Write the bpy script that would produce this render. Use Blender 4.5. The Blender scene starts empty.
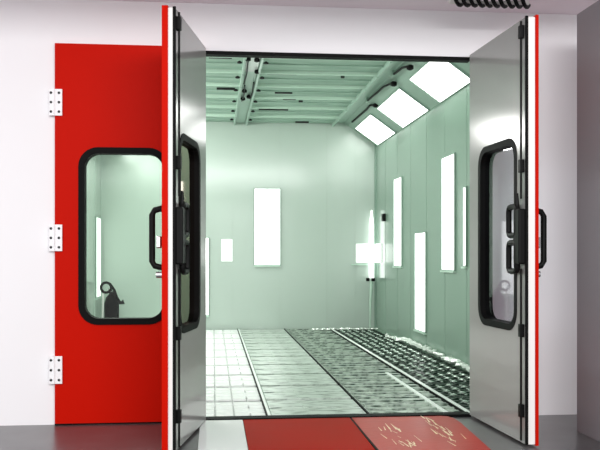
import bpy, bmesh, math, random
from mathutils import Vector, Matrix
from mathutils.geometry import tessellate_polygon
random.seed(7)
sc = bpy.context.scene
C = bpy.context.collection
PI = math.pi

# ------------------------------------------------------------------ materials
def srgb(r, g, b):
    f = lambda c: (c/255)/12.92 if c/255 <= .04045 else (((c/255)+.055)/1.055)**2.4
    return (f(r), f(g), f(b), 1)

def mat(name, col, rough=.5, metal=0., spec=.5, coat=0., ior=1.5, bump=None, var=None, stretch=(1, 1, 1)):
    m = bpy.data.materials.new(name); m.use_nodes = True
    nt = m.node_tree; b = nt.nodes['Principled BSDF']
    b.inputs['Base Color'].default_value = col
    b.inputs['Roughness'].default_value = rough
    b.inputs['Metallic'].default_value = metal
    b.inputs['Specular IOR Level'].default_value = spec
    b.inputs['IOR'].default_value = ior
    b.inputs['Coat Weight'].default_value = coat
    b.inputs['Coat Roughness'].default_value = .08
    tc = nt.nodes.new('ShaderNodeTexCoord')
    mp = nt.nodes.new('ShaderNodeMapping'); mp.inputs['Scale'].default_value = stretch
    nt.links.new(tc.outputs['Object'], mp.inputs['Vector'])
    if bump:
        scale, strength, dist = bump
        n = nt.nodes.new('ShaderNodeTexNoise'); n.inputs['Scale'].default_value = scale
        n.inputs['Detail'].default_value = 4
        nt.links.new(mp.outputs[0], n.inputs['Vector'])
        bp = nt.nodes.new('ShaderNodeBump'); bp.inputs['Strength'].default_value = strength
        bp.inputs['Distance'].default_value = dist
        nt.links.new(n.outputs['Fac'], bp.inputs['Height'])
        nt.links.new(bp.outputs[0], b.inputs['Normal'])
    if var:
        scale, col2, lo, hi = var
        n = nt.nodes.new('ShaderNodeTexNoise'); n.inputs['Scale'].default_value = scale
        n.inputs['Detail'].default_value = 5
        nt.links.new(mp.outputs[0], n.inputs['Vector'])
        r = nt.nodes.new('ShaderNodeValToRGB')
        r.color_ramp.elements[0].position = lo; r.color_ramp.elements[0].color = col
        r.color_ramp.elements[1].position = hi; r.color_ramp.elements[1].color = col2
        nt.links.new(n.outputs['Fac'], r.inputs['Fac'])
        nt.links.new(r.outputs['Color'], b.inputs['Base Color'])
    return m

def emat(name, col, strength):
    m = bpy.data.materials.new(name); m.use_nodes = True
    b = m.node_tree.nodes['Principled BSDF']
    b.inputs['Base Color'].default_value = (.9, .9, .9, 1)
    b.inputs['Emission Color'].default_value = col
    b.inputs['Emission Strength'].default_value = strength
    return m

def glassmat(name, tint, base=.012, gcol=(1, 1, 1, 1)):
    m = bpy.data.materials.new(name); m.use_nodes = True
    nt = m.node_tree; nt.nodes.clear()
    o = nt.nodes.new('ShaderNodeOutputMaterial')
    t = nt.nodes.new('ShaderNodeBsdfTransparent'); t.inputs[0].default_value = tint
    g = nt.nodes.new('ShaderNodeBsdfGlossy'); g.inputs['Roughness'].default_value = .03; g.inputs['Color'].default_value = gcol
    lw = nt.nodes.new('ShaderNodeLayerWeight'); lw.inputs['Blend'].default_value = .5
    pw = nt.nodes.new('ShaderNodeMath'); pw.operation = 'POWER'; pw.inputs[1].default_value = 4
    nt.links.new(lw.outputs['Facing'], pw.inputs[0])
    f = nt.nodes.new('ShaderNodeMath'); f.operation = 'MULTIPLY_ADD'; f.inputs[1].default_value = .8; f.inputs[2].default_value = base
    nt.links.new(pw.outputs[0], f.inputs[0])
    mx = nt.nodes.new('ShaderNodeMixShader')
    nt.links.new(f.outputs[0], mx.inputs[0]); nt.links.new(t.outputs[0], mx.inputs[1])
    nt.links.new(g.outputs[0], mx.inputs[2]); nt.links.new(mx.outputs[0], o.inputs[0])
    return m

M = dict(
    facade=mat('white facade paint', (.82, .81, .825, 1), .55, spec=.3, bump=(3, .03, .01)),
    soffit=mat('soffit paint', (.88, .80, .86, 1), .6),
    red=mat('red gloss paint', (.50, .006, .0008, 1), .45, ior=1.12),
    leafgrey=mat('grey door lining', (.33, .33, .32, 1), .14, spec=.35),
    edgewhite=mat('white door edge', (.82, .80, .78, 1), .35),
    rubber=mat('black rubber', (.004, .004, .004, 1), .6, spec=.08),
    black=mat('black metal', (.004, .004, .004, 1), .45, spec=.12),
    chrome=mat('bright metal', (.75, .75, .75, 1), .2, 1),
    screw=mat('dark screw', (.03, .03, .03, 1), .4, .5),
    hinge=mat('white hinge paint', (.85, .85, .86, 1), .35),
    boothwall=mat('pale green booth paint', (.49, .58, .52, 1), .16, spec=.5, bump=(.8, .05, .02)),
    boothright=mat('booth paint shaded side', (.25, .36, .29, 1), .16, spec=.5, bump=(.8, .05, .02)),  # darker copy of the booth paint, side wall's shade in its colour
    ceilg=mat('green ceiling paint', (.34, .48, .40, 1), .3, spec=.4),
    bar=mat('pale green ceiling bar', (.58, .76, .64, 1), .25, spec=.5),
    fabric=mat('filter fabric', (.38, .51, .43, 1), .85, spec=.1, bump=(14, .3, .01),
               var=(3.0, (.27, .40, .32, 1), .4, .7), stretch=(.5, 2.2, 1)),
    lampframe=mat('lamp frame paint', (.26, .38, .31, 1), .3),
    hallfloor=mat('dark glossy hall floor', (.10, .10, .103, 1), .28, spec=.8, bump=(30, .05, .002),
                  var=(2.0, (.055, .054, .056, 1), .35, .7)),
    pit=mat('dark pit', (.01, .016, .012, 1), .8),
    rampred=mat('red ramp paint', (.36, .010, .002, 1), .55, ior=1.12,
                var=(1.6, (.33, .018, .008, 1), .35, .7)),
    rampshiny=mat('shiny red ramp paint', (.44, .016, .004, 1), .3, ior=1.18, bump=(22, .25, .004),
                var=(1.6, (.36, .014, .005, 1), .35, .7)),
    plainwhite=mat('plain white paint', (.88, .88, .88, 1), .12, spec=.5),
    tile=mat('floor sheet lit white', (.93, .95, .93, 1), .4, spec=.4, var=(7, (.72, .78, .73, 1), .55, .8), stretch=(1, 2.4, 1)),  # strong light on the left floor is put into this white
    zinc=mat('pale zinc plate', (.60, .68, .61, 1), .3, .25, var=(6, (.10, .14, .11, 1), .49, .66), bump=(60, .25, .004), stretch=(1, 3, 1)),
    steel=mat('green grey steel grate', (.50, .60, .51, 1), .35, .2, var=(9, (.07, .11, .08, 1), .44, .60), bump=(40, .5, .006), stretch=(1, 3, 1)),
    darksteel=mat('dark steel mesh', (.035, .065, .045, 1), .3, .5),
    node=mat('mesh node steel', (.6, .7, .62, 1), .25, .6),
    sideplate=mat('green side plate', (.23, .34, .26, 1), .3, .2, var=(8, (.14, .22, .16, 1), .4, .7), stretch=(1, 3, 1), bump=(40, .3, .004)),
    rail=mat('pale rail steel', (.85, .92, .86, 1), .35, .0),
    foil=mat('crumpled foil', (.80, .86, .80, 1), .25, .4, bump=(40, .6, .01)),
    rampglare=mat('painted ramp glare', (.80, .62, .38, 1), .3, .3),  # pale yellow glare of the shiny ramp, put into a colour
    partition=mat('grey partition paint', (.25, .24, .255, 1), .4),
    lamp=emat('lamp diffuser', (1, 1, .98, 1), 4.6),
    wlamp=emat('wall lamp diffuser', (.98, 1, .98, 1), 2.2),
    softglow=emat('soft strip glow', (.98, 1, .97, 1), 1.3),
    glassA=glassmat('clear door glass', (.86, .90, .87, 1)),
    glassB=glassmat('smoky door glass', (.30, .30, .28, 1), .42, (.72, .60, .53, 1)),
    glassC=glassmat('pale door glass', (.80, .81, .84, 1)),
    cornerglow=emat('painted corner glow', (.97, 1, .98, 1), .75),
    paleglow=emat('painted wall reflection', (.95, 1, .97, 1), .35),
    canister=mat('black canister paint', (.003, .003, .003, 1), .5, spec=.1),
)

# ------------------------------------------------------------------ mesh helpers
def box(bm, x0, x1, y0, y1, z0, z1, bev=0.):
    r = bmesh.ops.create_cube(bm, size=1)
    bmesh.ops.scale(bm, vec=(x1-x0, y1-y0, z1-z0), verts=r['verts'])
    bmesh.ops.translate(bm, vec=((x0+x1)/2, (y0+y1)/2, (z0+z1)/2), verts=r['verts'])
    if bev:
        es = list({e for v in r['verts'] for e in v.link_edges})
        bmesh.ops.bevel(bm, geom=es, offset=bev, segments=2, affect='EDGES', profile=.5)

def tube(bm, pts, r, n=10, closed=False, caps=True):
    pts = [Vector(p) for p in pts]; N = len(pts); rings = []
    radii = r if isinstance(r, (list, tuple)) else [r]*N
    prev = None
    for i, p in enumerate(pts):
        a = pts[(i-1) % N] if (closed or i > 0) else p
        b = pts[(i+1) % N] if (closed or i < N-1) else p
        t = (b-a).normalized()
        if prev is None:
            up = Vector((0, 0, 1)) if abs(t.z) < .9 else Vector((1, 0, 0))
            u = t.cross(up).normalized()
        else:
            u = (prev - t*prev.dot(t)).normalized()
        prev = u; w = t.cross(u)
        rings.append([bm.verts.new(p + (u*math.cos(2*PI*k/n) + w*math.sin(2*PI*k/n))*radii[i]) for k in range(n)])
    for i in range(N if closed else N-1):
        A, B = rings[i], rings[(i+1) % N]
        for k in range(n):
            bm.faces.new((A[k], A[(k+1) % n], B[(k+1) % n], B[k]))
    if caps and not closed:
        bm.faces.new(rings[0][::-1]); bm.faces.new(rings[-1])

def cyl(bm, a, b, r, n=14): tube(bm, [a, b], r, n)

def lathe(bm, prof, cx, cy, n=24):
    rings = []
    for (r, z) in prof:
        rings.append([bm.verts.new((cx+r*math.cos(2*PI*k/n), cy+r*math.sin(2*PI*k/n), z)) for k in range(n)])
    for A, B in zip(rings, rings[1:]):
        for k in range(n): bm.faces.new((A[k], A[(k+1) % n], B[(k+1) % n], B[k]))
    bm.faces.new(rings[0][::-1]); bm.faces.new(rings[-1])

def rrect(x0, x1, z0, z1, r, n=8):
    pts = []
    for cx, cz, a0 in ((x1-r, z1-r, 0), (x0+r, z1-r, PI/2), (x0+r, z0+r, PI), (x1-r, z0+r, 1.5*PI)):
        for k in range(n+1):
            a = a0 + PI/2*k/n
            pts.append((cx+r*math.cos(a), cz+r*math.sin(a)))
    return pts

def plate(bm, outer, holes, y0, y1):
    """a slab in the xz plane, from y0 to y1, with holes through it"""
    loops = [outer]+holes
    polys = [[Vector((p[0], p[1], 0)) for p in L] for L in loops]
    tris = tessellate_polygon(polys)
    flat = [p for L in loops for p in L]
    f = [bm.verts.new((p[0], y0, p[1])) for p in flat]
    b = [bm.verts.new((p[0], y1, p[1])) for p in flat]
    for t in tris:
        try: bm.faces.new([f[i] for i in t]); bm.faces.new([b[i] for i in reversed(t)])
        except ValueError: pass
    o = 0
    for L in loops:
        n = len(L)
        for k in range(n):
            i, j = o+k, o+(k+1) % n
            bm.faces.new((f[i], f[j], b[j], b[i]))
        o += n
    bmesh.ops.recalc_face_normals(bm, faces=bm.faces[:])

def link(name, bm, m, parent=None, smooth=False):
    me = bpy.data.meshes.new(name)
    bmesh.ops.recalc_face_normals(bm, faces=bm.faces[:])
    bm.to_mesh(me); bm.free(); me.materials.append(M[m])
    if smooth:
        for p in me.polygons: p.use_smooth = True
        try: me.set_sharp_from_angle(angle=math.radians(40))
        except Exception: pass
    o = bpy.data.objects.new(name, me); C.objects.link(o)
    if parent: o.parent = parent
    return o

def B(): return bmesh.new()
def tag(o, label, cat, group=None, kind=None):
    o['label'] = label; o['category'] = cat
    if group: o['group'] = group
    if kind: o['kind'] = kind
    return o
def thing(name, label, cat, loc=(0, 0, 0), rz=0, group=None):
    o = bpy.data.objects.new(name, None); C.objects.link(o)
    o.location = loc; o.rotation_euler = (0, 0, rz); o.empty_display_size = .1
    return tag(o, label, cat, group)
def struct(name, bm, m):
    o = link(name, bm, m); o['kind'] = 'structure'; return o
def dup(root, loc, rz=None, label=None):
    r = root.copy(); C.objects.link(r); r.location = loc
    if rz is not None: r.rotation_euler = (0, 0, rz)
    if label: r['label'] = label
    for ch in list(root.children):
        c = ch.copy(); C.objects.link(c); c.parent = r
        for g in list(ch.children):
            d = g.copy(); C.objects.link(d); d.parent = c
    return r

# ------------------------------------------------------------------ key sizes
XL, XR, YB = -1.97, 2.97, 8.6          # booth side walls and back wall
ZC = 3.72                               # booth ceiling
OX0, OX1, OXM, OZ = -1.215, 2.09, -.055, 2.93

# ------------------------------------------------------------------ hall
bm = B(); box(bm, -7, 8, -10, -.0, -.1, 0); struct('floor', bm, 'hallfloor')
bm = B(); box(bm, -7, 8, -1.7, .12, 3.3, 3.4); struct('ceiling', bm, 'soffit')
bm = B()
plate(bm, [(-7, 0), (8, 0), (8, 3.3), (-7, 3.3)], [[(OX0, .012), (OX1, .012), (OX1, OZ), (OX0, OZ)]], 0, .02)
struct('wall_front', bm, 'facade')
bm = B(); box(bm, 2.70, 3.1, -2.6, -.65, 0, 3.11, .004); struct('wall_partition', bm, 'partition')
bm = B(); box(bm, OX0, OX1, .005, .09, 2.902, 2.93); struct('trim_1', bm, 'rubber')
bm = B(); box(bm, OX0, OX1, -.012, .10, .0, .022); struct('trim_2', bm, 'rubber')

# ------------------------------------------------------------------ booth shell
def seams_back(bm):
    for x in (-1.1, -.27, .34, 1.2, 2.065, 2.59):
        box(bm, x-.006, x+.006, YB-.004, YB+.01, .02, ZC)
bm = B(); box(bm, XL-.1, XR+.1, YB, YB+.1, -.3, ZC+.1); seams_back(bm); struct('wall_back', bm, 'boothwall')
bm = B(); box(bm, XR, XR+.1, .021, YB, -.3, ZC)
for y in (1, 2, 3, 3.95, 4.9, 5.85, 6.8, 7.75): box(bm, XR-.003, XR+.01, y-.006, y+.006, .02, 3.33)
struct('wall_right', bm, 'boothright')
bm = B(); box(bm, XL-.1, XL, .021, YB, -.3, ZC)
for y in (1, 2, 3, 3.95, 4.9, 5.85, 6.8, 7.75): box(bm, XL-.01, XL+.007, y-.012, y+.012, .02, 3.33)
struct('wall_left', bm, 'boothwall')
bm = B(); box(bm, XL-.1, XR+.1, .021, YB, ZC+.03, ZC+.12); struct('ceiling.001', bm, 'ceilg')
bm = B(); box(bm, XL, XR, .1, YB, -.32, -.28); struct('floor.001', bm, 'pit')
bm = B(); box(bm, XR-.035, XR, YB-.035, YB, 0, 3.34); struct('trim_3', bm, 'lampframe')
# slanted cheeks that carry the lamps
def cheek(xa, xb):
    bm = B(); v = []
    for y in (.1, YB): v.append([bm.verts.new((xa, y, ZC+.03)), bm.verts.new((xb, y, 3.33)), bm.verts.new((xb, y, ZC+.03))])
    a, b = v
    for i, j in ((0, 1), (1, 2), (2, 0)): bm.faces.new((a[i], a[j], b[j], b[i]))
    bm.faces.new(a); bm.faces.new(b[::-1]); return bm
struct('trim_4', cheek(2.38, XR), 'lampframe')
struct('trim_5', cheek(-1.38, XL), 'lampframe')

# ------------------------------------------------------------------ slanted ceiling lamps
def slanted_lamp(name, label, y0, y1, split=True, side=1):
    """frame and diffusers lie in the cheek's plane; local x runs down the slope, y into the booth"""
    t = thing(name, label, 'light', group='slanted lamps along the booth ceiling')
    xa, za, xb, zb = (2.38, ZC+.03, XR, 3.33) if side > 0 else (-1.38, ZC+.03, XL, 3.33)
    d = Vector((xb-xa, 0, zb-za)); L = d.length; d.normalize()
    n = Vector((d.z, 0, -d.x)) if side > 0 else Vector((-d.z, 0, d.x))
    if n.z > 0: n = -n
    R = Matrix((d, (0, 1, 0), n)).transposed().to_4x4()
    R.translation = Vector((xa, 0, za))
    s0, s1 = .30*L, .985*L
    bm = B()
    outer = [(s0-.02, y0-.02), (s1+.008, y0-.02), (s1+.008, y1+.02), (s0-.02, y1+.02)]
    hole = [(s0, y0), (s1, y0), (s1, y1), (s0, y1)]
    plate(bm, outer, [hole], 0, .022)
    # plate() works in xz: swap y and z
    for v in bm.verts: v.co = Vector((v.co.x, v.co.z, v.co.y))
    bm.transform(R); link('frame', bm, 'lampframe', t)
    if split:
        sm = (s0+s1)/2
        for a, b in ((s0, sm-.006), (sm+.006, s1)):
            bm = B(); box(bm, a, b, y0, y1, .001, .012); bm.transform(R); link('diffuser', bm, 'lamp', t)
        bm = B(); box(bm, sm-.006, sm+.006, y0, y1, .001, .020); bm.transform(R); link('divider', bm, 'lampframe', t)
    else:
        bm = B(); box(bm, s0, s1, y0, y1, .001, .012); bm.transform(R); link('diffuser', bm, 'lamp', t)
    return t
slanted_lamp('slanted_lamp', 'white slanted ceiling lamp nearest the back wall, smallest of the three', 6.86, 8.35, False)
slanted_lamp('slanted_lamp', 'white slanted ceiling lamp with split diffuser, between the other two', 4.72, 6.30)
slanted_lamp('slanted_lamp', 'large white slanted ceiling lamp nearest the booth opening, split by a thin bar', 2.72, 4.12)

# ------------------------------------------------------------------ vertical wall lamps
def wall_lamp(label, loc, rz, w, h, n=1, mt='wlamp'):
    """local x across, y = out of the wall towards -y, z up from the lamp's foot"""
    t = thing('wall_lamp', label, 'light', loc, rz, 'vertical lamps on the booth walls')
    bm = B(); f = .012
    plate(bm, [(-w/2-f, -f), (w/2+f, -f), (w/2+f, h+f), (-w/2-f, h+f)], [[(-w/2, 0), (w/2, 0), (w/2, h), (-w/2, h)]], -.025, 0)
    link('frame', bm, 'lampframe', t)
    ww = w/n
    for i in range(n):
        bm = B(); box(bm, -w/2+i*ww+(.006 if i else 0), -w/2+(i+1)*ww-(.006 if i < n-1 else 0), -.016, -.002, 0, h)
        link('diffuser', bm, mt, t)
    bm = B(); box(bm, -w/2-.012, w/2+.012, -.04, 0, -.035, -.013); link('bottom_ledge', bm, 'bar', t)
    return t
RZ = -PI/2      # faces -x : local -y -> world -x
wall_lamp('double white lamp panel on the back wall, upright and taller than wide', (.975, YB, 1.16), 0, .46, 1.37, 2)
wall_lamp('low white lamp strip on the back wall beside the open grey door', (-.20, YB, .26), 0, .24, 1.38)
wall_lamp('narrow upper lamp strip on the green side wall nearer the back corner', (XR, 6.68, 1.16), RZ, .56, 1.40)
wall_lamp('widest upper lamp strip on the green side wall nearest the opening', (XR, 3.74, 1.14), RZ, .58, 1.43)
wall_lamp('low lamp strip reaching the floor grating on the green side wall', (XR, 5.19, .25), RZ, .62, 1.39)
wall_lamp('faint slim painted reflection on the side wall next to the open grey door', (XR, 3.03, 1.2), RZ, .12, .92, 1, 'softglow')  # reflection in the side wall, put in as a dim glowing strip
wall_lamp('lamp strip in the booth corner seen through the red door window', (XL, 8.1, .62), PI/2, .62, 1.35, 1, 'softglow')
# corner lamp with its little black clips
t = thing('corner_lamp', 'slim bright tube lamp standing upright in the far corner of the booth', 'light', (XR-.10, YB-.10, 0))
bm = B(); tube(bm, [(0, 0, .92), (0, 0, 1.9), (0, 0, 2.15)], [.045, .04, .010], 12); link('tube', bm, 'wlamp', t, True)
for dx, dy in ((-.07, 0), (.02, -.05)):
    bm = B(); box(bm, dx-.03, dx+.03, dy-.03, dy+.03, .86, .92, .008); link('clip', bm, 'black', t)
bm = B(); tube(bm, [(0, 0, .86), (-.02, 0, .5), (-.03, -.01, .02)], [.03, .02, .012], 8); link('lead', bm, 'bar', t, True)
t = thing('glow_patch', 'small square painted glow behind the tube in the far corner', 'light', (XR, YB, 1.20))  # bloom of the tube on the corner walls, put in as glowing panels
bm = B(); box(bm, -.37, -.0, -.02, 0, 0, .34, .004); link('diffuser', bm, 'cornerglow', t)  # bloom on the back wall, painted as a glowing panel
bm = B(); box(bm, -.02, 0, -.52, -.0, 0, .34, .004); link('diffuser', bm, 'cornerglow', t)  # bloom on the side wall, painted as a glowing panel
bm = B(); box(bm, -.46, 0, -.03, 0, -.05, -.025); link('shelf', bm, 'bar', t)
t = thing('glow_patch', 'pale square painted reflection on the back wall near the open smoky windowed door', 'light', (.25, YB, 1.22))  # lamp reflection on the back wall, put in as a glowing panel
bm = B(); box(bm, -.10, .10, -.012, 0, 0, .40, .004); link('diffuser', bm, 'paleglow', t)  # glowing panel for the painted reflection, no lamp here
# switch box
t = thing('switch_box', 'small black switch box on the green side wall near the corner', 'switch', (XR, 7.78, 1.92), RZ)
bm = B(); box(bm, -.075, .075, -.05, 0, 0, .13, .01); link('housing', bm, 'black', t)
bm = B(); box(bm, -.03, .03, -.058, -.05, .04, .09, .003); link('button', bm, 'screw', t)

# ------------------------------------------------------------------ ceiling filter panels
ys = [2.56, 3.42, 4.28, 5.14, 6.0, 6.86, 7.72, 8.56]
ords = ['first', 'second', 'third', 'fourth', 'fifth', 'sixth', 'seventh', 'eighth', 'ninth', 'tenth', 'eleventh']
def filter_panel(xa, xb, n):
    w = xb-xa; L = .86
    t = thing('ceiling_filter', '', 'ceiling panel', group='green filter panels in the booth ceiling')
    bm = B()
    N, K = 10, 5
    g = [[bm.verts.new((.02+(w-.04)*i/N, .02+(L-.04)*j/K, .035-.009*math.sin(PI*i/N)*math.sin(PI*j/K))) for j in range(K+1)] for i in range(N+1)]
    for i in range(N):
        for j in range(K): bm.faces.new((g[i][j], g[i+1][j], g[i+1][j+1], g[i][j+1]))
    r = bmesh.ops.extrude_face_region(bm, geom=bm.faces[:])
    bmesh.ops.translate(bm, vec=(0, 0, .02), verts=[v for v in r['geom'] if isinstance(v, bmesh.types.BMVert)])
    link('fabric', bm, 'fabric', t, True)
    bm = B()
    box(bm, 0, w, 0, .035, -.008, .05, .004); link('cross_bar', bm, 'bar', t)
    bm = B(); box(bm, 0, w, .43, .445, .012, .05, .002); link('support_bar', bm, 'ceilg', t)
    for x in (0, w-.03):
        bm = B(); box(bm, x, x+.03, .04, L, -.02, .05, .003); link('side_bar', bm, 'ceilg', t)
    bm = B()
    for x in n:
        lathe(bm, [(.012, -.02), (.032, -.035), (.03, -.05), (.01, -.055)], x, .12, 12)
    link('latch_knob', bm, 'black', t, True)
    return t
for (xa, xb, kn, cname) in ((-1.34, .40, (1.66,), 'left of the clamp channel'), (.58, 2.18, (.06,), 'beside the slanted lamps')):
    p0 = filter_panel(xa, xb, kn)
    for k, y in enumerate(ys[:-1]):
        lab = '%s green ceiling filter from the back wall %s' % (ords[len(ys)-2-k], cname)
        if k == 0: p0.location = (xa, y, ZC-.03); p0['label'] = lab
        else: q = dup(p0, (xa, y, ZC-.03), label=lab)
        for f0, f1, yy in {(0, 1): ((.74, .9, .1),), (0, 3): ((.80, .95, .3),), (1, 2): ((.08, .32, .06), (.7, .73, .2)), (1, 3): ((.2, .36, .5),), (1, 4): ((.3, .42, .12), (.46, .50, .3)), (1, 5): ((.10, .40, .2),), (0, 6): ((.70, .98, .05),), (1, 6): ((.55, .70, .6),)}.get((int(xa > 0), k), ()):
            bm = B(); box(bm, (xb-xa)*f0, (xb-xa)*f1, yy, yy+.03, .0, .03); link('gasket_strip', bm, 'screw', p0 if k == 0 else q)
# central channel between the two columns
t = thing('ceiling_channel', 'narrow channel with black clamps between the ceiling filter columns', 'channel')
bm = B(); box(bm, .405, .575, 2.3, YB, ZC+.0, ZC+.03); link('back_plate', bm, 'ceilg', t)
bm = B(); box(bm, .41, .57, 3.4, 4.3, ZC-.012, ZC, .003); link('bright_gap', bm, 'plainwhite', t)  # bright opening in the channel, painted as a white patch
for (x, y0, y1) in ((.425, 3.5, 5.0), (.44, 5.1, 6.3), (.555, 4.9, 6.1)):
    bm = B(); tube(bm, [(x, y0, ZC-.03), (x+.01, (y0+y1)/2, ZC-.045), (x, y1, ZC-.03)], .010, 8); link('clamp_rod', bm, 'black', t, True)
for (x, y) in ((.45, 6.1), (.53, 5.93), (.565, 4.2), (.53, 3.55), (.42, 3.51), (.45, 5.5)):
    bm = B(); lathe(bm, [(.015, ZC), (.035, ZC-.02), (.035, ZC-.05), (.015, ZC-.06)], x, y, 12); link('clamp_knob', bm, 'black', t, True)
# black latch rods beside the lamps
for pts, lab in ((((2.45, 8.15, 3.69), (2.455, 6.7, 3.67), (2.44, 6.35, 3.665), (2.50, 6.2, 3.655)), 'black curved latch rod beside the lamp nearest the back wall'),
                 (((2.36, 6.15, 3.70), (2.385, 5.0, 3.69), (2.41, 4.7, 3.67), (2.44, 4.6, 3.66)), 'black curved latch rod beside the middle slanted lamp'),
                 (((2.36, 4.25, 3.70), (2.37, 3.75, 3.68), (2.39, 3.60, 3.66), (2.42, 3.55, 3.65)), 'black curved latch rod beside the lamp nearest the opening')):
    t = thing('latch_rod', lab, 'latch', group='latch rods along the slanted lamps')
    bm = B(); tube(bm, pts, .016, 8); link('rod', bm, 'black', t, True)
    bm = B(); x, y, z = pts[-1]; lathe(bm, [(.02, z-.045), (.045, z-.03), (.045, z+.01), (.02, z+.025)], x, y, 12); link('knob', bm, 'black', t, True)
    bm = B(); box(bm, pts[0][0]-.02, pts[0][0]+.02, pts[0][1]-.05, pts[0][1]+.05, pts[0][2]-.02, pts[0][2]+.05, .004); link('bracket', bm, 'ceilg', t)

# ------------------------------------------------------------------ booth floor
rows = 10; L = .84; Y0 = .13
def row_label(kind, k, col):
    return '%s %s %s' % (ords[k], kind, col)
def floor_tile():
    bm = B(); w = .86; random.seed(3)
    yy = [.055, .235, .42, .60, .785]
    for j in range(4):
        cuts = [0, .145, .30, .438, .594, .727, .86] if j % 2 == 0 else [0, .145, .438, .594, .86]
        for a, b in zip(cuts, cuts[1:]):
            box(bm, a+.007, b-.007, yy[j]+.014, yy[j+1]-.016, -.02, random.uniform(-.003, 0), .002)
    box(bm, .0, w, yy[0]-.01, yy[-1]+.01, -.05, -.03)
    return bm
def zinc_plate(w=.80):
    bm = B()
    box(bm, .006, w-.006, .05, .40, -.022, 0, .003)
    box(bm, .006, w-.006, .435, .800, -.022, 0, .003)
    box(bm, .30, .31, .05, .80, 0, .003)
    return bm
def grate(w=.76):
    bm = B(); random.seed(5)
    y = .03
    while y < .80:
        d = random.uniform(.022, .05)
        box(bm, .006, w-.006, y, min(.835, y+d), -.035, random.uniform(-.008, .008)); y += d+random.uniform(.018, .04)
    for x in (.006, .2, .39, .58, w-.02): box(bm, x, x+.014, .02, .832, -.04, -.006)
    return bm
def diamond(w=.74):
    bm = B(); s = .105
    def bar(x0, y0, x1, y1):
        d = Vector((x1-x0, y1-y0, 0)); n = Vector((-d.y, d.x, 0)).normalized()*.011
        a = Vector((x0, y0, 0)); b = Vector((x1, y1, 0)); vs = []
        for z in (-.03, -.004):
            vs.append([bm.verts.new(p+q+Vector((0, 0, z))) for p, q in ((a, n), (b, n), (b, -n), (a, -n))])
        lo, hi = vs
        bm.faces.new(lo); bm.faces.new(hi)
        for k in range(4): bm.faces.new((lo[k], lo[(k+1) % 4], hi[(k+1) % 4], hi[k]))
    H = .828; nx = 6; ny = 7; sx = w/nx; sy = H/ny
    for i in range(nx):
        for j in range(ny):
            if (i+j) % 2 == 0: bar(i*sx, j*sy, (i+1)*sx, (j+1)*sy)
            else: bar(i*sx, (j+1)*sy, (i+1)*sx, j*sy)
    for x in (0, w-.012): box(bm, x, x+.012, 0, H, -.035, -.002)
    for y in (0, H-.012): box(bm, 0, w, y, y+.012, -.035, -.002)
    return bm
def diamond_nodes(w=.74):
    bm = B(); H = .828; nx = 6; ny = 7; sx = w/nx; sy = H/ny
    for i in range(1, nx):
        for j in range(1, ny):
            r = bmesh.ops.create_uvsphere(bm, u_segments=8, v_segments=5, radius=.036 if (i+j) % 2 == 0 else .018)
            bmesh.ops.scale(bm, vec=(1, 1, .45), verts=r['verts'])
            bmesh.ops.translate(bm, vec=(i*sx, j*sy, -.004), verts=r['verts'])
    return bm
cols = [
    (-.42, floor_tile, 'tile', 'floor_sheet', 'white grooved floor sheet from the threshold', 'beside the smoky windowed door', 'floor panel', 'white floor sheets in the booth'),
    (-1.29, floor_tile, 'tile', 'floor_sheet', 'white grooved floor sheet', 'behind', 'floor panel', 'white floor sheets in the booth'),
    (.475, zinc_plate, 'zinc', 'floor_plate', 'pale ribbed metal floor plate from the threshold', 'beside the white sheets', 'floor panel', 'pale metal floor plates in the booth'),
    (1.31, grate, 'steel', 'floor_grate', 'grey green bar grate from the threshold', 'beside the pale ribbed plates', 'grate', 'bar grates in the booth floor'),
    (2.135, diamond, 'darksteel', 'mesh_grate', 'dark diamond mesh grate from the threshold', 'beside the bright rail', 'grate', 'diamond mesh grates in the booth floor'),
]
for (x, fn, m, name, lab, col, cat, grp) in cols:
    if x < -1: continue
    first = None
    for k in range(rows):
        y = Y0+k*.845
        l = row_label(lab, k, col)
        if first is None:
            if fn is diamond:
                first = thing(name, l, cat, (x, y, 0), 0, grp)
                link('mesh', fn(), m, first); link('rivets', diamond_nodes(), 'node', first)['kind'] = 'stuff'
            else:
                first = tag(link(name, fn(), m), l, cat, grp); first.location = (x, y, 0)
        else:
            o = dup(first, (x, y, 0), label=l)
# hidden-side and fringe floor
bm = B(); box(bm, XL, -.425, .1, YB, -.06, -.002); struct('floor.002', bm, 'tile')
bm = B(); box(bm, 2.885, XR, .1, YB, -.06, .0)
for i in range(10): box(bm, 2.885, XR, .12+i*.845, .13+i*.845, 0, .004)
struct('floor.003', bm, 'sideplate')
# rails
def rail(x0, x1, y1, m, label, h=.012, slot=True):
    t = thing('floor_rail', label, 'rail', (0, 0, 0), 0, 'rails in the booth floor')
    bm = B(); box(bm, x0, x1, .11, y1, -.04, h, .003); link('flange', bm, m, t)
    if slot:
        bm = B(); box(bm, x0-.008, x0+.004, .11, y1, -.03, h+.004); link('rubber_strip', bm, 'rubber', t)
rail(.44, .472, YB-.05, 'rail', 'pale floor rail with dark edge beside the white floor sheets', .010)
rail(1.283, 1.303, YB-.05, 'steel', 'thin dark floor rail between pale plates and green grates', .006)
rail(2.075, 2.132, YB-.05, 'rail', 'bright raised floor rail beside the dark diamond mesh', .016)
rail(1.91, 1.95, 2.6, 'rail', 'short pale rail on the bar grates near the threshold', .012, False)
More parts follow.
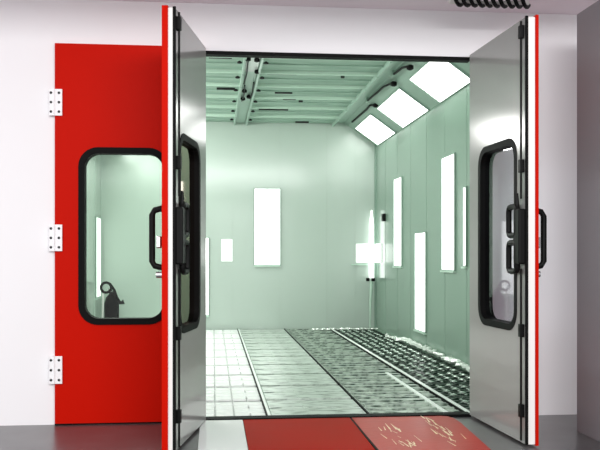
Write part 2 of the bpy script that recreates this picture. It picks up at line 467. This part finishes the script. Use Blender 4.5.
# crumpled foil along the mesh
bm = B(); pts = []; rad = []
for i in range(60):
    y = 2.3+i*.075
    pts.append((2.90+random.uniform(-.035, .035)-(.10 if y > 6 else 0), y, .02+random.uniform(0, .03))); rad.append(random.uniform(.018, .05))
tube(bm, pts, rad, 7)
for v in bm.verts: v.co.z = max(v.co.z, .014)
tag(link('foil_strip', bm, 'foil', None, False), 'crumpled pale foil strip lying between the diamond mesh and the side wall', 'foil')
# ragged edge strips at the foot of the back wall
bm = B(); pts = []; rad = []
for i in range(40):
    pts.append((1.75+i*.030, 8.15+random.uniform(-.05, .05), .02)); rad.append(random.uniform(.012, .035))
tube(bm, pts, rad, 6)
for v in bm.verts: v.co.z = max(v.co.z, .014)
tag(link('foil_scrap', bm, 'foil'), 'ragged pale foil scrap on the grating at the foot of the back wall', 'foil')

# ------------------------------------------------------------------ canister seen through the red door's window
t = thing('spray_canister', 'black canister with looped hose on the booth floor behind the red door window', 'canister', (-1.73, 8.1, 0))
bm = B(); lathe(bm, [(.10, .0), (.125, .03), (.125, .50), (.10, .60), (.05, .66), (.035, .72)], 0, 0, 24); link('tank', bm, 'canister', t, True)
bm = B(); tube(bm, [(.0+.085*math.cos(a)-.08, -.13, .78+.085*math.sin(a)) for a in [2*PI*k/20 for k in range(20)]], .022, 8, closed=True); link('hose_loop', bm, 'rubber', t, True)
bm = B(); tube(bm, [(-.02, -.13, .85), (.06, -.15, .74), (.11, -.16, .60), (.16, -.16, .52), (.22, -.15, .54)], [.022, .022, .024, .03, .045], 10); link('nozzle', bm, 'black', t, True)
bm = B(); box(bm, -.06, .02, -.04, .04, .70, .76, .01); link('valve', bm, 'chrome', t)
bm = B(); cyl(bm, (-.15, -.1, .0), (-.13, -.1, .68), .016); link('rod', bm, 'edgewhite', t, True)

# ------------------------------------------------------------------ doors
ZT, ZB = 2.94, .02
def door(name, label, W, loc, rz, mir=1, wx=(.2, .85), closed=False, glass='glassA', skin=.039):
    """local x from the hinge to the free edge (times mir), y=0 inner face, y=-.085 outer face"""
    root = thing(name, label, 'door', loc, rz); root['kind'] = 'structure'
    X = lambda a: a*mir
    def rect(a, b, z0, z1): return [(X(a), z0), (X(b), z0), (X(b), z1), (X(a), z1)]
    s = .012
    hole = [(X(px), pz) for px, pz in rrect(wx[0], wx[1], .80, 2.125, .13)]
    T = .085
    e0 = 0.0
    bm = B(); plate(bm, rect(e0, W, ZB, ZT), [hole], -.010, 0); link('inner_panel', bm, 'leafgrey', root)
    bm = B(); plate(bm, rect(e0, W-.003, ZB, ZT), [hole], -T+skin, -.010); link('core', bm, 'edgewhite', root)
    bm = B(); plate(bm, rect(e0, W+.012, ZB-.008, ZT+.012), [hole], -T, -T+skin); link('outer_panel', bm, 'red', root)
    # window rubber: lines the opening, with a lip on both faces
    bm = B(); o = [(X(px), pz) for px, pz in rrect(wx[0]-.026, wx[1]+.022, .774, 2.151, .15)]
    i = [(X(px), pz) for px, pz in rrect(wx[0]+.022, wx[1]-.022, .822, 2.103, .11)]
    plate(bm, o, [i], -T-.012, .005); fr = link('window_gasket', bm, 'rubber', root)
    bm = B(); plate(bm, [(X(px), pz) for px, pz in rrect(wx[0]+.018, wx[1]-.018, .818, 2.107, .11)], [], -T+.046, -T+.052)
    link('window_glass', bm, glass, root)
    if not closed:
        # seal along the free edge
        bm = B(); box(bm, *sorted((X(W-.008), X(W+.006))), -.014, .006, ZB, ZT+.006, .002); link('edge_seal', bm, 'rubber', root)
        # inside bolt rods with clips
        for z0, z1 in ((1.70, ZT-.02), (ZB+.02, 1.22)):
            bm = B(); cyl(bm, (X(W-.045), .018, z0), (X(W-.045), .018, z1), .0075); r = link('bolt_rod', bm, 'black', root, True)
        for z in (1.88, .75, .2, 2.8):
            bm = B(); box(bm, *sorted((X(W-.065), X(W-.025))), 0, .032, z, z+.09, .004); link('rod_clip', bm, 'black', root)
        # inside latch: body, loop lever above and below, spike
        c = W-.05
        bm = B(); box(bm, *sorted((X(c-.055), X(c+.05))), 0, .052, 1.25, 1.63, .012); box(bm, *sorted((X(c-.06), X(c+.0))), .015, .05, 1.40, 1.47, .006)
        lt = link('latch_body', bm, 'black', root)
        for z0, z1 in ((1.45, 1.65), (1.20, 1.40)):
            bm = B(); tube(bm, [(X(c+px), .034, pz) for px, pz in rrect(-.17, -.02, z0, z1, .035, 5)], .021, 8, closed=True)
            link('latch_lever', bm, 'black', lt, True)
        bm = B(); tube(bm, [(X(c-.03), .03, 1.6), (X(c-.035), .03, 1.74)], [.02, .010], 8); link('latch_pin', bm, 'black', lt, True)
        # outside pull handle
        hx = W-.13; y = -T
        bm = B(); tube(bm, [(X(hx), y, 1.22), (X(hx), y-.082, 1.24), (X(hx), y-.100, 1.27), (X(hx), y-.100, 1.585), (X(hx), y-.082, 1.615), (X(hx), y, 1.635)], .021, 10)
        h = link('pull_handle', bm, 'black', root, True)
        for z in (1.235, 1.62):
            bm = B(); box(bm, *sorted((X(hx-.03), X(hx+.03))), y-.03, y+.0, z-.04, z+.04, .006); link('handle_mount', bm, 'black', h)
        bm = B(); box(bm, *sorted((X(hx-.02), X(hx+.02))), y-.07, y-.035, 1.36, 1.44, .008); link('thumb_button', bm, 'chrome', h)
        bm = B(); cyl(bm, (X(hx), y-.03, 1.18), (X(hx), y-.07, 1.18), .022); link('lock_cylinder', bm, 'chrome', h, True)
        # knuckles at the hinge line
        for z in (.45, 1.45, 2.5):
            bm = B(); cyl(bm, (0, -.02, z-.09), (0, -.02, z+.09), .011); link('hinge_knuckle', bm, 'chrome', root, True)
    return root

dA = door('door_1', 'closed red door with black framed window and three white hinges', 1.140, (OX0, .055, 0), 0, 1, (.205, .845), True)
# three hinges on the closed red door
for (z0, z1) in ((2.39, 2.595), (1.345, 1.55), (.322, .535)):
    bm = B(); box(bm, -.04, .058, -.100, -.086, z0, z1, .002); box(bm, -.039, -.001, -.098, -.056, z0+.002, z1-.002)
    cyl(bm, (-.002, -.102, z0), (-.002, -.102, z1), .006)
    h = link('hinge', bm, 'hinge', dA)
    for i in range(2):
        for j in range(3):
            x = -.026 if i == 0 else .034; z = z0+.03+j*(z1-z0-.06)/2
            bm = B(); lathe(bm, [(.0105, 0), (.0105, .003), (.004, .005)], 0, 0, 10)
            bm.transform(Matrix.Translation((x, -.1, z)) @ Matrix.Rotation(PI/2, 4, 'X')); link('screw', bm, 'screw', h)
bm = B(); box(bm, 0, .13, -.085, -.02, .002, .013); link('bottom_seal', bm, 'rubber', dA)
LB, LC = 1.095, 1.12
phiB = math.atan2(-.984, -.177)
phiC = math.atan2(.999, -.045)
dB = door('door_2', 'open door edge on to the camera, smoky window, red outside, beside the closed red door', LB, (OXM, -.035, 0), phiB, 1, (.27, .95), glass='glassB')
dC = door('door_3', 'open grey door with pale tall window and black latch by the white wall', LC, (OX1-.016, -.022, 0), phiC, -1, (.23, .94), glass='glassC', skin=.020)

# ------------------------------------------------------------------ ramps
def ramp(name, label, pts, m, grp=None):
    """pts: outline at the floor, first two lie along the threshold"""
    t = thing(name, label, 'ramp', (0, 0, 0), 0, grp)
    bm = B(); n = len(pts)
    top = [bm.verts.new((x, y, max(.004, .016+.010*y))) for x, y in pts]
    bot = [bm.verts.new((x, y, 0.0005)) for x, y in pts]
    bm.faces.new(top); bm.faces.new(bot[::-1])
    for k in range(n): bm.faces.new((top[k], top[(k+1) % n], bot[(k+1) % n], bot[k]))
    link('plate', bm, m, t); return t
ramp('floor_ramp', 'white plate on the hall floor below the open smoky windowed door', [(-.10, -.03), (.232, -.03), (.232, -1.2), (-.10, -1.2)], 'plainwhite')  # white area before the threshold, drawn as a thin plate
a = ramp('floor_ramp', 'plain dull red ramp plate between the white plate and the shiny red one', [(.238, -.03), (1.085, -.03), (1.085, -1.2), (.238, -1.2)], 'rampred', 'red ramp plates at the threshold')
bm = B(); box(bm, 1.086, 1.102, -1.2, -.03, .0005, .012); link('edge_strip', bm, 'rubber', a)
b = ramp('floor_ramp', 'shiny red ramp plate with rounded outer corner near the open grey door', [(1.104, -.03), (1.83, -.03), (1.88, -.05), (1.91, -.12), (1.915, -.3), (1.86, -1.2), (1.104, -1.2)], 'rampshiny', 'red ramp plates at the threshold')
bm = B(); random.seed(11)
for i in range(46):      # glare on the shiny plate, painted as pale streaks
    if i < 22: x = 1.33+random.gauss(0, .07); y = -.72+random.uniform(-.38, .22)
    else: x = 1.70+random.gauss(0, .035); y = -.5+random.uniform(-.6, .38)
    l = random.uniform(.05, .22); r = random.uniform(.002, .007)*(1 if i < 22 else 1.25)
    dx = random.uniform(-.03, .02)
    p = [bm.verts.new((x+a*r+k*dx, y+k*l, .0175+.010*(y+k*l))) for a, k in ((-1, 0), (1, 0), (.3, 1), (-.3, 1))]
    bm.faces.new(p)
w_ = link('glare_streaks', bm, 'rampglare', b); w_['kind'] = 'stuff'; w_['label'] = 'pale painted glare streaks'

# ------------------------------------------------------------------ coiled cable under the soffit
t = thing('coiled_hose', 'black and white coiled hose hanging under the soffit above the open grey door', 'hose', (0, 0, 0))
bm = B(); pts = []
for i in range(260):
    a = i/260*2*PI*10; x = 1.80+.58*i/260
    pts.append((x+.03*math.cos(a), -.5+.05*math.cos(a), 3.240+.040*math.sin(a)))
tube(bm, pts, .015, 8); link('coil', bm, 'black', t, True)
bm = B(); tube(bm, [(1.78, -.46, 3.24), (2.1, -.46, 3.222), (2.40, -.46, 3.24)], .022, 10); link('core_tube', bm, 'edgewhite', t, True)
for x in (1.85, 2.35):
    bm = B(); box(bm, x-.01, x+.01, -.49, -.45, 3.24, 3.30); link('hanger', bm, 'edgewhite', t)

# ------------------------------------------------------------------ light
w = bpy.data.worlds.new('hall air'); sc.world = w; w.use_nodes = True
w.node_tree.nodes['Background'].inputs[0].default_value = (1, .985, 1, 1)
w.node_tree.nodes['Background'].inputs[1].default_value = 1.25

def area(name, loc, rot, sx, sy, e, col=(1, 1, 1)):
    l = bpy.data.lights.new(name, 'AREA'); l.shape = 'RECTANGLE'; l.size = sx; l.size_y = sy; l.energy = e; l.color = col
    o = bpy.data.objects.new(name, l); o.location = loc; o.rotation_euler = rot; C.objects.link(o)
area('hall_fill', (-6.2, -8.6, 2.5), (math.radians(91), 0, math.radians(-38)), 4.4, 2.4, 120)  # unseen fill added to brighten the facade from the left
area('hall_fill', (1.6, -9.5, 4.15), (math.radians(76), 0, 0), 6, 1.3, 500)  # unseen high fill added for frontal light on the facade
area('booth_lamp', (-1.5, 2.2, 3.4), (0, math.radians(-45), 0), .55, 1.5, 62, (1, 1, .97))
area('booth_lamp', (-1.5, 4.6, 3.4), (0, math.radians(-45), 0), .55, 1.5, 62, (1, 1, .97))
area('booth_lamp', (-1.5, 7.0, 3.4), (0, math.radians(-45), 0), .55, 1.5, 62, (1, 1, .97))

# ------------------------------------------------------------------ camera
cam = bpy.data.cameras.new('camera'); co = bpy.data.objects.new('camera', cam); C.objects.link(co)
cam.sensor_width = 36; cam.lens = 850/600*36; cam.shift_y = 32/600
co.location = (0, -6.75, 1.30); co.rotation_euler = (PI/2, 0, -math.atan(87/850))
cam.clip_end = 200
sc.camera = co
vs = sc.view_settings
vs.view_transform = 'Standard'; vs.look = 'None'; vs.gamma = 1; vs.exposure = 0; vs.use_curve_mapping = False
